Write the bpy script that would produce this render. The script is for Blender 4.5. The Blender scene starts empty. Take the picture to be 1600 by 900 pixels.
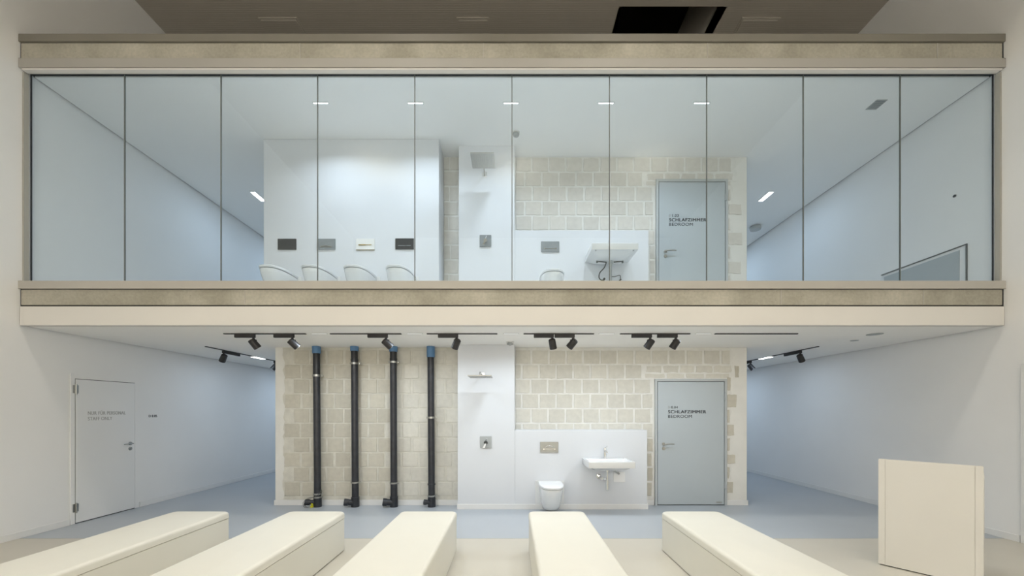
import bpy, bmesh, math, random
from mathutils import Vector, Matrix
random.seed(7)
C = bpy.context.scene.collection
PI = math.pi

# ------------------------------------------------------------------ camera
F = 600.0                      # focal length in pixels of the 1600 px wide frame
EYE = 1.57
cam_data = bpy.data.cameras.new('camera')
cam = bpy.data.objects.new('camera', cam_data)
C.objects.link(cam)
cam.location = (0, 0, EYE)
cam.rotation_euler = (PI / 2, 0, 0)
cam_data.sensor_width = 36
cam_data.lens = F / 1600 * 36
cam_data.shift_y = 191 / 1600
cam_data.clip_start = 0.05
bpy.context.scene.camera = cam

# ------------------------------------------------------------------ world, light, exposure
world = bpy.data.worlds.new('world')
bpy.context.scene.world = world
world.use_nodes = True
world.node_tree.nodes['Background'].inputs[0].default_value = (0.5, 0.5, 0.5, 1)
world.node_tree.nodes['Background'].inputs[1].default_value = 0.02
vs = bpy.context.scene.view_settings
vs.view_transform = 'Standard'
vs.look = 'None'
vs.gamma = 1
vs.use_curve_mapping = False
vs.exposure = -0.09

WARM = (1.0, 0.94, 0.82)
SOFT = (1.0, 0.97, 0.91)
COOL = (0.62, 0.80, 1.0)
NEUT = (0.80, 0.90, 1.0)

def area(name, loc, size, power, color, rot=(0, 0, 0), sy=None, spread=180, parent=None):
    d = bpy.data.lights.new(name, 'AREA')
    d.energy = power; d.color = color
    d.shape = 'RECTANGLE' if sy else 'SQUARE'
    d.size = size
    if sy: d.size_y = sy
    d.spread = math.radians(spread)
    o = bpy.data.objects.new(name, d)
    C.objects.link(o); o.location = loc; o.rotation_euler = rot
    if parent: o.parent = parent
    return o

# ceiling floodlights of the hall, above and just in front of the viewer
for x, p in ((-4.0, 14), (-1.5, 52), (1.5, 52), (4.0, 14)):
    area('hall_ceiling_light', (x, 2.55, 8.0), 0.5, p, WARM, rot=(math.radians(-4), 0, 0), spread=120)
# added fill lights, no known fittings: rear wall and ceiling bounce them softly forward
for x in (-3.6, 0.0, 3.6):
    area('rear_wall_fill', (x, -3.4, 2.6), 1.2, 182, SOFT, rot=(-PI / 2, 0, 0), sy=3.0)
    area('ceiling_fill', (x, -0.8, 7.2), 0.4, 75, SOFT, rot=(PI, 0, 0))
# corridors beside the core, lamps further back than the frame shows
for x in (-4.97, 4.97):
    area('corridor_light', (x, 10.0, 2.58), 0.3, 15, COOL, sy=1.2)
    area('corridor_light', (x, 10.0, 5.72), 0.3, 18, COOL, sy=1.2)

# ------------------------------------------------------------------ measured planes
YF, YG, YB = 4.706, 4.806, 6.363          # fascia front, glass, block wall
YL, YS = 5.94, 6.09                       # toilet wall upstairs, shower / basin pre-wall
W = 6.04                                  # half width of the hall
ZC = 2.609                                # lower ceiling
ZU = 3.18                                 # upper floor
ZT = 5.765                                # upper ceiling
ZH = 8.14                                 # hall ceiling

# ------------------------------------------------------------------ materials
def nt(name):
    m = bpy.data.materials.new(name); m.use_nodes = True
    return m, m.node_tree.nodes, m.node_tree.links
def srgb(r, g, b):
    f = lambda c: ((c / 255) / 12.92) if c / 255 <= 0.04045 else (((c / 255) + 0.055) / 1.055) ** 2.4
    return (f(r), f(g), f(b), 1)
def mat(name, col, rough=0.5, metal=0.0, noise=0.0, nscale=8, bump=0.0, bscale=60, spec=0.5, rand=0.0, coat=0):
    m, n, l = nt(name)
    b = n['Principled BSDF']
    b.inputs['Roughness'].default_value = rough
    b.inputs['Metallic'].default_value = metal
    b.inputs['Specular IOR Level'].default_value = spec
    if coat: b.inputs['Coat Weight'].default_value = coat
    b.inputs['Base Color'].default_value = col
    tc = n.new('ShaderNodeTexCoord')
    last = None
    if noise > 0:
        t = n.new('ShaderNodeTexNoise'); t.inputs['Scale'].default_value = nscale; t.inputs['Detail'].default_value = 6
        l.new(tc.outputs['Object'], t.inputs['Vector'])
        mr = n.new('ShaderNodeMapRange'); mr.inputs[1].default_value = 0.3; mr.inputs[2].default_value = 0.7
        mr.inputs[3].default_value = 1 - noise; mr.inputs[4].default_value = 1 + noise
        l.new(t.outputs['Fac'], mr.inputs[0])
        h = n.new('ShaderNodeHueSaturation'); h.inputs['Color'].default_value = col
        l.new(mr.outputs[0], h.inputs['Value'])
        l.new(h.outputs[0], b.inputs['Base Color']); last = h
    if rand > 0:
        oi = n.new('ShaderNodeObjectInfo')
        mr2 = n.new('ShaderNodeMapRange'); mr2.inputs[3].default_value = 1 - rand; mr2.inputs[4].default_value = 1 + rand
        l.new(oi.outputs['Random'], mr2.inputs[0])
        h2 = n.new('ShaderNodeHueSaturation')
        if last: l.new(last.outputs[0], h2.inputs['Color'])
        else: h2.inputs['Color'].default_value = col
        l.new(mr2.outputs[0], h2.inputs['Value']); l.new(h2.outputs[0], b.inputs['Base Color'])
    if bump > 0:
        t2 = n.new('ShaderNodeTexNoise'); t2.inputs['Scale'].default_value = bscale; t2.inputs['Detail'].default_value = 4
        l.new(tc.outputs['Object'], t2.inputs['Vector'])
        bp = n.new('ShaderNodeBump'); bp.inputs['Strength'].default_value = bump; bp.inputs['Distance'].default_value = 0.01
        l.new(t2.outputs['Fac'], bp.inputs['Height']); l.new(bp.outputs[0], b.inputs['Normal'])
    return m

M = {}
M['paint'] = mat('white_wall_paint', (0.84, 0.84, 0.835, 1), 0.75, noise=0.012, nscale=1.5, bump=0.03, bscale=120)
M['paint_bright'] = mat('bright_wall_paint', (0.69, 0.71, 0.74, 1), 0.7, noise=0.01, nscale=2, bump=0.02, bscale=150)
M['fascia'] = mat('white_fascia_paint', (0.71, 0.69, 0.655, 1), 0.6, noise=0.01, nscale=2)
M['ceil_low'] = mat('ceiling_paint', (0.95, 0.935, 0.90, 1), 0.75, noise=0.01, nscale=2)
M['ceil_up'] = mat('upper_ceiling_paint', (0.90, 0.90, 0.89, 1), 0.75, noise=0.01, nscale=2)
M['trim'] = mat('beige_metal_trim', (0.45, 0.43, 0.39, 1), 0.5, noise=0.02, nscale=3)
M['trim_band'] = mat('beige_painted_band', (0.395, 0.38, 0.35, 1), 0.55, noise=0.02, nscale=3)
M['cap'] = mat('taupe_metal_cap', (0.20, 0.186, 0.156, 1), 0.5, noise=0.03, nscale=3)
M['jamb'] = mat('jamb_paint', (0.40, 0.39, 0.35, 1), 0.5)
M['base'] = mat('baseboard_paint', (0.80, 0.80, 0.79, 1), 0.4, noise=0.01)
M['dark'] = mat('dark_joint', (0.03, 0.032, 0.035, 1), 0.6)
M['joint'] = mat('grey_silicone', (0.15, 0.165, 0.16, 1), 0.4)
M['gapgrey'] = mat('shadow_gap_profile', (0.10, 0.105, 0.105, 1), 0.6)
M['steel'] = mat('brushed_steel', (0.42, 0.42, 0.40, 1), 0.32, metal=1.0, noise=0.04, nscale=30)
M['chrome'] = mat('chrome', (0.80, 0.80, 0.80, 1), 0.10, metal=1.0)
M['alu'] = mat('aluminium_channel', (0.42, 0.45, 0.44, 1), 0.4, metal=0.6)
M['black'] = mat('black_lamp_metal', (0.022, 0.021, 0.022, 1), 0.45, noise=0.1)
M['pipe'] = mat('black_cast_iron_pipe', (0.022, 0.024, 0.030, 1), 0.35, noise=0.35, nscale=14, bump=0.06, bscale=40)
M['blue'] = mat('blue_pipe_cap', srgb(92, 132, 172), 0.45, noise=0.05)
M['yellow'] = mat('yellow_plug', srgb(205, 200, 40), 0.5)
M['ceramic'] = mat('white_ceramic', (0.79, 0.80, 0.80, 1), 0.12, spec=0.6, coat=0.3)
M['lid'] = mat('white_toilet_lid', (0.86, 0.87, 0.88, 1), 0.2)
M['door_grey'] = mat('grey_door_enamel', (0.46, 0.51, 0.54, 1), 0.33, noise=0.01, nscale=3)
M['frame_grey'] = mat('grey_frame_enamel', (0.47, 0.50, 0.51, 1), 0.4)
M['door_white'] = mat('white_door_laminate', (0.82, 0.825, 0.825, 1), 0.5)
M['plate_black'] = mat('black_plate', (0.028, 0.030, 0.032, 1), 0.4)
M['plate_grey'] = mat('satin_grey_plate', (0.24, 0.26, 0.27, 1), 0.4, noise=0.05, nscale=20)
M['plate_white'] = mat('white_plate', (0.80, 0.80, 0.78, 1), 0.3)
M['plate_steel'] = mat('champagne_steel_plate', (0.36, 0.36, 0.335, 1), 0.38, metal=0.7, noise=0.04, nscale=20)
M['brass'] = mat('brass_button', (0.42, 0.33, 0.14, 1), 0.3, metal=1.0)
M['bench'] = mat('cream_bench_leather', (0.79, 0.765, 0.68, 1), 0.45, noise=0.01, nscale=4, bump=0.03, bscale=250)
M['lectern'] = mat('cream_lectern_laminate', (0.72, 0.70, 0.65, 1), 0.5, noise=0.01, nscale=3)
M['text_dark'] = mat('dark_lettering', (0.03, 0.035, 0.045, 1), 0.5)
M['text_grey'] = mat('grey_lettering', (0.40, 0.40, 0.39, 1), 0.5)
M['shaft_shade'] = mat('shaded_shaft_face', (0.006, 0.006, 0.006, 1), 0.9)  # shade of the unlit shaft put into the colour
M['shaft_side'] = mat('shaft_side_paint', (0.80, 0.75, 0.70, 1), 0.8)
M['hose'] = mat('braided_hose', (0.10, 0.105, 0.10, 1), 0.4, metal=0.5)
M['plastic_grey'] = mat('grey_plastic', (0.40, 0.42, 0.42, 1), 0.4)
M['panel_grey'] = mat('grey_wall_panel', (0.42, 0.46, 0.48, 1), 0.4)
M['floor_hall'] = mat('beige_resin_floor', (0.60, 0.565, 0.49, 1), 0.42, noise=0.03, nscale=1.2, bump=0.02, bscale=80)
M['floor_up'] = mat('light_resin_floor', (0.66, 0.67, 0.67, 1), 0.5)
M['floor_low'] = mat('blue_grey_resin_floor', (0.44, 0.475, 0.515, 1), 0.38, noise=0.03, nscale=1.0, bump=0.02, bscale=80)
M['hall_dark'] = mat('hall_rear_paint', (0.72, 0.70, 0.66, 1), 0.8)
M['block'] = mat('sand_lime_block', (0.64, 0.62, 0.555, 1), 0.85, noise=0.05, nscale=14, bump=0.12, bscale=90, rand=0.05)
M['block_up'] = mat('sand_lime_block_upper', (0.655, 0.63, 0.58, 1), 0.85, noise=0.05, nscale=14, bump=0.12, bscale=90, rand=0.05)
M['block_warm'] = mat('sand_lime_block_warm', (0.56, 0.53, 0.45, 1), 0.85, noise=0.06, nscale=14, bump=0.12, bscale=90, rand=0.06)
M['mortar'] = mat('smeared_mortar', (0.76, 0.75, 0.71, 1), 0.85, noise=0.06, nscale=9, bump=0.2, bscale=45)
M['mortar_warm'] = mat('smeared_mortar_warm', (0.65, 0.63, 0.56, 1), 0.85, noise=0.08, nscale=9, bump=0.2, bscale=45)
M['plaster'] = mat('rough_plaster', (0.78, 0.77, 0.73, 1), 0.8, noise=0.03, nscale=5, bump=0.08, bscale=50)

def emis(name, col, s):
    m, n, l = nt(name)
    b = n['Principled BSDF']; b.inputs['Base Color'].default_value = (0.8, 0.8, 0.8, 1)
    b.inputs['Emission Color'].default_value = (*col, 1); b.inputs['Emission Strength'].default_value = s
    return m
M['glow'] = emis('lamp_diffuser', (0.95, 0.98, 1.0), 5)
M['glow_low'] = emis('slim_lamp_diffuser', (1.0, 0.98, 0.94), 0.8)

def concrete():
    m, n, l = nt('board_marked_concrete')
    b = n['Principled BSDF']; b.inputs['Roughness'].default_value = 0.85
    tc = n.new('ShaderNodeTexCoord')
    big = n.new('ShaderNodeTexNoise'); big.inputs['Scale'].default_value = 2.0; big.inputs['Detail'].default_value = 8
    fine = n.new('ShaderNodeTexNoise'); fine.inputs['Scale'].default_value = 28; fine.inputs['Detail'].default_value = 5
    vor = n.new('ShaderNodeTexVoronoi'); vor.inputs['Scale'].default_value = 26
    for t in (big, fine, vor): l.new(tc.outputs['Object'], t.inputs['Vector'])
    r1 = n.new('ShaderNodeValToRGB')
    r1.color_ramp.elements[0].position = 0.32; r1.color_ramp.elements[0].color = (0.33, 0.315, 0.26, 1)
    r1.color_ramp.elements[1].position = 0.68; r1.color_ramp.elements[1].color = (0.47, 0.45, 0.385, 1)
    l.new(big.outputs['Fac'], r1.inputs[0])
    r2 = n.new('ShaderNodeValToRGB')
    r2.color_ramp.elements[0].position = 0.3; r2.color_ramp.elements[0].color = (0.90, 0.90, 0.89, 1)
    r2.color_ramp.elements[1].position = 0.65; r2.color_ramp.elements[1].color = (1.06, 1.05, 1.03, 1)
    l.new(fine.outputs['Fac'], r2.inputs[0])
    mx = n.new('ShaderNodeMix'); mx.data_type = 'RGBA'; mx.blend_type = 'MULTIPLY'; mx.inputs[0].default_value = 1
    l.new(r1.outputs[0], mx.inputs[6]); l.new(r2.outputs[0], mx.inputs[7])
    r3 = n.new('ShaderNodeValToRGB')                       # air holes
    r3.color_ramp.elements[0].position = 0.05; r3.color_ramp.elements[0].color = (0.35, 0.33, 0.28, 1)
    r3.color_ramp.elements[1].position = 0.13; r3.color_ramp.elements[1].color = (1, 1, 1, 1)
    l.new(vor.outputs['Distance'], r3.inputs[0])
    mx2 = n.new('ShaderNodeMix'); mx2.data_type = 'RGBA'; mx2.blend_type = 'MULTIPLY'; mx2.inputs[0].default_value = 0.55
    l.new(mx.outputs[2], mx2.inputs[6]); l.new(r3.outputs[0], mx2.inputs[7])
    l.new(mx2.outputs[2], b.inputs['Base Color'])
    bp = n.new('ShaderNodeBump'); bp.inputs['Strength'].default_value = 0.2; bp.inputs['Distance'].default_value = 0.01
    l.new(fine.outputs['Fac'], bp.inputs['Height']); l.new(bp.outputs[0], b.inputs['Normal'])
    return m
M['concrete'] = concrete()

def hall_ceiling():
    m, n, l = nt('ribbed_hall_ceiling')
    b = n['Principled BSDF']; b.inputs['Roughness'].default_value = 0.8
    tc = n.new('ShaderNodeTexCoord')
    w = n.new('ShaderNodeTexWave'); w.wave_type = 'BANDS'; w.bands_direction = 'Y'
    w.inputs['Scale'].default_value = 9.0; w.inputs['Distortion'].default_value = 0.4
    l.new(tc.outputs['Object'], w.inputs['Vector'])
    r = n.new('ShaderNodeValToRGB')
    r.color_ramp.elements[0].color = (0.455, 0.42, 0.37, 1)
    r.color_ramp.elements[1].color = (0.485, 0.45, 0.395, 1)
    l.new(w.outputs['Fac'], r.inputs[0]); l.new(r.outputs[0], b.inputs['Base Color'])
    bp = n.new('ShaderNodeBump'); bp.inputs['Strength'].default_value = 0.12; bp.inputs['Distance'].default_value = 0.01
    l.new(w.outputs['Fac'], bp.inputs['Height']); l.new(bp.outputs[0], b.inputs['Normal'])
    return m
M['hall_ceil'] = hall_ceiling()

def glass():
    m, n, l = nt('glazing')
    out = n['Material Output']; n.remove(n['Principled BSDF'])
    t = n.new('ShaderNodeBsdfTransparent'); t.inputs[0].default_value = (0.93, 0.957, 0.972, 1)
    g = n.new('ShaderNodeBsdfGlossy'); g.inputs['Roughness'].default_value = 0.0; g.inputs[0].default_value = (0.9, 0.95, 0.95, 1)
    lw = n.new('ShaderNodeLayerWeight'); lw.inputs[0].default_value = 0.5      # facing = 1 - |cos|
    pw = n.new('ShaderNodeMath'); pw.operation = 'POWER'; pw.inputs[1].default_value = 5
    l.new(lw.outputs['Facing'], pw.inputs[0])
    fr = n.new('ShaderNodeMath'); fr.operation = 'MULTIPLY_ADD'; fr.inputs[1].default_value = 0.955; fr.inputs[2].default_value = 0.032
    l.new(pw.outputs[0], fr.inputs[0])
    mx = n.new('ShaderNodeMixShader')
    l.new(fr.outputs[0], mx.inputs[0]); l.new(t.outputs[0], mx.inputs[1]); l.new(g.outputs[0], mx.inputs[2])
    l.new(mx.outputs[0], out.inputs[0])
    return m
M['glass'] = glass()

# ------------------------------------------------------------------ geometry helpers
def bm_new(): return bmesh.new()
def box(bm, x0, x1, y0, y1, z0, z1, bev=0.0, seg=2):
    r = bmesh.ops.create_cube(bm, size=1)
    vs_ = r['verts']
    for v in vs_:
        v.co = Vector(((x0 + x1) / 2 + v.co.x * (x1 - x0), (y0 + y1) / 2 + v.co.y * (y1 - y0), (z0 + z1) / 2 + v.co.z * (z1 - z0)))
    if bev > 0:
        es = list({e for v in vs_ for e in v.link_edges})
        bmesh.ops.bevel(bm, geom=es, offset=bev, segments=seg, affect='EDGES', profile=0.5)
    return bm
def frame_of(d):
    d = d.normalized()
    up = Vector((0, 0, 1)) if abs(d.z) < 0.95 else Vector((1, 0, 0))
    a = d.cross(up).normalized(); b = d.cross(a).normalized()
    return a, b
def cyl(bm, p0, p1, r0, r1=None, n=20, caps=True):
    p0, p1 = Vector(p0), Vector(p1); r1 = r0 if r1 is None else r1
    a, b = frame_of(p1 - p0)
    ra = [bm.verts.new(p0 + (a * math.cos(t) + b * math.sin(t)) * r0) for t in (2 * PI * i / n for i in range(n))]
    rb = [bm.verts.new(p1 + (a * math.cos(t) + b * math.sin(t)) * r1) for t in (2 * PI * i / n for i in range(n))]
    for i in range(n):
        bm.faces.new((ra[i], ra[(i + 1) % n], rb[(i + 1) % n], rb[i]))
    if caps:
        bm.faces.new(list(reversed(ra))); bm.faces.new(rb)
    return bm
def smooth_path(pts, k=6):
    pts = [Vector(p) for p in pts]; out = []
    P = [pts[0]] + pts + [pts[-1]]
    for i in range(1, len(P) - 2):
        for j in range(k):
            t = j / k
            a, b, c, d = P[i - 1], P[i], P[i + 1], P[i + 2]
            out.append(0.5 * ((2 * b) + (c - a) * t + (2 * a - 5 * b + 4 * c - d) * t * t + (3 * b - a - 3 * c + d) * t ** 3))
    out.append(pts[-1]); return out
def tube(bm, pts, r, n=12, k=6):
    P = smooth_path(pts, k); rings = []
    a, b = frame_of(P[1] - P[0])
    for i, p in enumerate(P):
        d = (P[min(i + 1, len(P) - 1)] - P[max(i - 1, 0)]).normalized()
        a = (a - d * a.dot(d)).normalized(); b = d.cross(a)
        rr = r(i / (len(P) - 1)) if callable(r) else r
        rings.append([bm.verts.new(p + (a * math.cos(t) + b * math.sin(t)) * rr) for t in (2 * PI * j / n for j in range(n))])
    for i in range(len(rings) - 1):
        for j in range(n):
            bm.faces.new((rings[i][j], rings[i][(j + 1) % n], rings[i + 1][(j + 1) % n], rings[i + 1][j]))
    bm.faces.new(list(reversed(rings[0]))); bm.faces.new(rings[-1])
    return bm
def loft(bm, rings, cap0=True, cap1=True):
    R = [[bm.verts.new(p) for p in ring] for ring in rings]; n = len(R[0])
    for i in range(len(R) - 1):
        for j in range(n):
            bm.faces.new((R[i][j], R[i][(j + 1) % n], R[i + 1][(j + 1) % n], R[i + 1][j]))
    if cap0: bm.faces.new(list(reversed(R[0])))
    if cap1: bm.faces.new(R[-1])
    return bm
def obj(name, bm, m, parent=None, smooth=False, loc=None, rot=None):
    bmesh.ops.recalc_face_normals(bm, faces=bm.faces)
    me = bpy.data.meshes.new(name); bm.to_mesh(me); bm.free()
    me.materials.append(m)
    if smooth:
        for p in me.polygons: p.use_smooth = True
        try: me.set_sharp_from_angle(angle=math.radians(40))
        except Exception: pass
    o = bpy.data.objects.new(name, me); C.objects.link(o)
    if parent is not None: o.parent = parent
    if loc: o.location = loc
    if rot: o.rotation_euler = rot
    return o
def bx(name, x0, x1, y0, y1, z0, z1, m, parent=None, bev=0.0):
    return obj(name, box(bm_new(), x0, x1, y0, y1, z0, z1, bev), m, parent)
def st(o):
    o['kind'] = 'structure'; return o
def thing(name, label, cat, loc=(0, 0, 0), rotz=0, group=None):
    o = bpy.data.objects.new(name, None); C.objects.link(o)
    o.empty_display_size = 0.1
    o.location = loc; o.rotation_euler = (0, 0, rotz)
    o['label'] = label; o['category'] = cat
    if group: o['group'] = group
    return o
def copy_tree(o, parent=None):
    c = o.copy(); C.objects.link(c); c.parent = parent
    for ch in list(o.children): copy_tree(ch, c)
    return c
def text_mesh(name, body, width, height, m, parent, mtx, bold=0.0):
    """lettering as thin mesh: lower left corner at the origin of mtx, x along the line, y up"""
    cu = bpy.data.curves.new(name, 'FONT'); cu.body = body; cu.size = 1; cu.extrude = 0.004; cu.offset = 0
    cu.space_character = 1.08 + (0.05 if bold > 0.015 else 0)
    tmp = bpy.data.objects.new(name, cu); C.objects.link(tmp)
    dg = bpy.context.evaluated_depsgraph_get(); dg.update()
    me = bpy.data.meshes.new_from_object(tmp.evaluated_get(dg))
    bpy.data.objects.remove(tmp); bpy.data.curves.remove(cu)
    xs = [v.co.x for v in me.vertices]; ys = [v.co.y for v in me.vertices]
    x0, x1, y0, y1 = min(xs), max(xs), min(ys), max(ys)
    for v in me.vertices:
        v.co = mtx @ Vector(((v.co.x - x0) / (x1 - x0) * width, (v.co.y - y0) / (y1 - y0) * height, v.co.z * 0.4))
    if bold > 0.015:                                   # heavier stroke: a second copy shifted a little
        b2 = bm_new(); b2.from_mesh(me); b3 = b2.copy(); sh = mtx.to_3x3() @ Vector((height * 0.075, 0, 0))
        for v in b3.verts: v.co += sh
        tmp_me = bpy.data.meshes.new('tmp'); b3.to_mesh(tmp_me); b2.from_mesh(tmp_me); b2.to_mesh(me); bpy.data.meshes.remove(tmp_me)
    me.materials.clear(); me.materials.append(m)
    o = bpy.data.objects.new(name, me); C.objects.link(o)
    if parent is not None: o.parent = parent
    return o
FACE = Matrix(((1, 0, 0, 0), (0, 0, -1, 0), (0, 1, 0, 0), (0, 0, 0, 1)))   # text plane facing -Y

# ------------------------------------------------------------------ shell of the hall
YR, YE = -5.0, 12.0
st(bx('floor', -W, W, YR, YF - 0.004, -0.12, 0, M['floor_hall']))
st(bx('floor_lower', -W, W, YF + 0.002, YE, -0.12, 0, M['floor_low']))
st(bx('wall_left', -W - 0.2, -W, YR, YE, -0.12, ZH, M['paint']))
st(bx('wall_right', W, W + 0.2, YR, YE, -0.12, ZH, M['paint']))
st(bx('wall_rear', -W, W, YR - 0.2, YR, -0.12, ZH, M['hall_dark']))
st(bx('wall_far', -W, W, YE, YE + 0.2, -0.12, ZH, M['paint']))
# hall ceiling with its open shaft
sx0, sx1, sy0, sy1 = 1.79, 3.45, 6.25, 8.6
b = bm_new()
box(b, -W, sx0, YR, YE, ZH, ZH + 0.2); box(b, sx1, W, YR, YE, ZH, ZH + 0.2)
box(b, sx0, sx1, YR, sy0, ZH, ZH + 0.2); box(b, sx0, sx1, sy1, YE, ZH, ZH + 0.2)
hc = st(obj('ceiling', b, M['hall_ceil']))
b = bm_new()
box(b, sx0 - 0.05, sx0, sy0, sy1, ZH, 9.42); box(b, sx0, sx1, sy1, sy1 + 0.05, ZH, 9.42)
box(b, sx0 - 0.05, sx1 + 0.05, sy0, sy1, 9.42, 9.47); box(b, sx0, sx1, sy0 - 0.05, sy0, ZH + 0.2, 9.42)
obj('shaft_shaded_faces', b, M['shaft_shade'], hc)  # unlit shaft faces, their darkness painted in black
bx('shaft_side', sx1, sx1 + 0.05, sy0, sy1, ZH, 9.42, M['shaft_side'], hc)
for x0, x1 in ((-4.25, -3.6), (-0.93, -0.38), (3.85, 4.5)):
    b = bm_new()
    box(b, x0, x1, 6.42, 7.2, ZH - 0.012, ZH); box(b, x0 + .035, x1 - .035, 6.455, 7.165, ZH - 0.02, ZH - 0.012)
    obj('closed_hatch', b, M['hall_ceil'], hc)

# ------------------------------------------------------------------ two-storey box: slabs, fascia bands
st(bx('ceiling_lower', -W + 0.02, W - 0.02, YF + 0.0885, YE, ZC, 2.70, M['ceil_low']))
st(bx('floor_upper', -W, W, YF + 0.09, YE, 2.862, ZU - 0.03, M['concrete']))
st(bx('floor_upper_finish', -W, W, YG + 0.03, YE, ZU - 0.03, ZU, M['floor_up']))
st(bx('ceiling_upper', -W + 0.024, W - 0.024, YG + 0.035, YE, ZT, 5.86, M['ceil_up']))
st(bx('roof_slab', -W, W, YF + 0.09, YE, 5.88, 6.12, M['concrete']))
st(bx('trim_1', -W + 0.002, W - 0.002, YF - 0.012, YF + 0.09, 6.083, 6.175, M['cap'], bev=0.003))
def band(name, z0, z1, m, joints):
    o = st(bx(name, -W + 0.012, W - 0.02, YF + 0.008, YF + 0.088, z0, z1, m, bev=0.004))
    for x in joints:
        bx('pour_joint', x - 0.004, x + 0.004, YF + 0.003, YF + 0.009, z0 + 0.004, z1 - 0.004, M['trim'], o)
    return o
band('trim_2', 5.882, 6.078, M['concrete'], (-2.60, -0.35, 2.40, 5.22))
st(bx('trim_3', -W + 0.002, W - 0.002, YF - 0.012, YF + 0.09, 5.765, 5.876, M['trim_band'], bev=0.003))
st(bx('trim_4', -W + 0.03, W - 0.03, YF - 0.004, YF + 0.06, 5.745, 5.763, M['fascia'], bev=0.006))
st(bx('trim_5', -W + 0.001, W - 0.001, YF - 0.014, YF + 0.13, 3.058, 3.154, M['trim'], bev=0.003))
band('trim_6', 2.862, 3.050, M['concrete'], (-3.28, 3.30, 5.05))
st(bx('trim_7', -W + 0.010, W - 0.010, YF - 0.004, YF + 0.09, 2.609, 2.842, M['fascia'], bev=0.004))
# dark joints between bands
k = bm_new()
for z0, z1 in ((6.076, 6.085), (5.874, 5.884), (3.048, 3.060), (2.840, 2.864)):
    box(k, -W + 0.004, W - 0.004, YF + 0.02, YF + 0.085, z0, z1)
for s in (-1, 1):
    xs_ = sorted((s * (W - 0.001), s * (W - 0.012)))
    box(k, xs_[0], xs_[1], YF + 0.012, YF + 0.08, 2.80, 3.06); box(k, xs_[0], xs_[1], YF + 0.012, YF + 0.08, 5.88, 6.16)
st(obj('trim_8', k, M['dark']))
# jamb liners
for i, s in enumerate((-1, 1)):
    x0, x1 = sorted((s * (W - 0.022), s * W))
    st(bx('trim_%d' % (9 + i), x0, x1, YF + 0.03, YG - 0.02, 3.154, 5.745, M['jamb']))

# shadow-gap profiles between ceilings and side walls
g = bm_new()
for s in (-1, 1):
    x0, x1 = sorted((s * (W - 0.023), s * (W - 0.001)))
    box(g, x0, x1, YF + 0.03, YE, ZC + 0.012, ZC + 0.03)
    box(g, x0, x1, YG + 0.04, YE, ZT + 0.012, ZT + 0.03)
st(obj('trim_11', g, M['gapgrey']))

# ------------------------------------------------------------------ glazing: ten panes
pane_px = [46, 194.3, 345, 496, 648, 800, 952.5, 1104.5, 1255.5, 1407, 1559.5]
SG = F / YG
px_x = [(p - 800) / SG for p in pane_px]
px_x[0] = -W + 0.026; px_x[-1] = W - 0.026
win = st(bx('window_1', -W + 0.022, W - 0.022, YG - 0.02, YG + 0.03, 5.786, 5.85, M['alu']))
bx('glazing_bead', -W + 0.022, W - 0.022, YG - 0.022, YG + 0.02, 5.770, 5.785, M['dark'], win)
bx('glazing_bead', -W + 0.022, W - 0.022, YG - 0.022, YG - 0.0201, 5.812, 5.82, M['dark'], win)
bx('bottom_channel', -W + 0.022, W - 0.022, YG - 0.02, YG + 0.02, 3.10, 3.156, M['alu'], win)
for s in (-1, 1):
    x0, x1 = sorted((s * (W - 0.022), s * (W - 0.014)))
    bx('side_channel', x0, x1, YG - 0.002, YG + 0.012, 3.156, 5.786, M['dark'], win)
for i in range(10):
    bx('pane', px_x[i] + 0.005, px_x[i + 1] - 0.005, YG, YG + 0.012, 3.157, 5.77, M['glass'], win)
for i in range(1, 10):
    bx('pane_joint', px_x[i] - 0.005, px_x[i] + 0.005, YG - 0.001, YG + 0.013, 3.157, 5.77, M['joint'], win)

# ------------------------------------------------------------------ back walls with block work
XL, XR = -3.92, 3.89
SB = F / YB
def bX(p): return (p - 800) / SB
def bZ(p): return EYE + (641 - p) / SB
DOORX0, DOORX1 = bX(1022), bX(1134.8)
def back_wall(name, z0, z1, dz, doorx, doortop):
    b = bm_new()
    box(b, XL, doorx[0], YB, YB + 0.2, z0, z1); box(b, doorx[1], XR, YB, YB + 0.2, z0, z1)
    box(b, doorx[0], doorx[1], YB, YB + 0.2, doortop, z1)
    return st(obj(name, b, M['plaster']))
wl = back_wall('wall_back', 0, ZC, 0, (DOORX0 + 0.01, DOORX1 - 0.01), 2.085)
wu = back_wall('wall_back_upper', ZU, ZT, 0, (DOORX0 + 0.03, DOORX1 + 0.01), 5.35)
# side walls of the core
for nm, x0, x1 in (('wall_core_left', XL, XL + 0.2), ('wall_core_right', XR - 0.2, XR)):
    st(bx(nm, x0, x1, YB + 0.2, YE, 0, ZC, M['paint'])); st(bx(nm + '_upper', x0, x1, YB + 0.2, YE, ZU, ZT, M['paint']))

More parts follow.
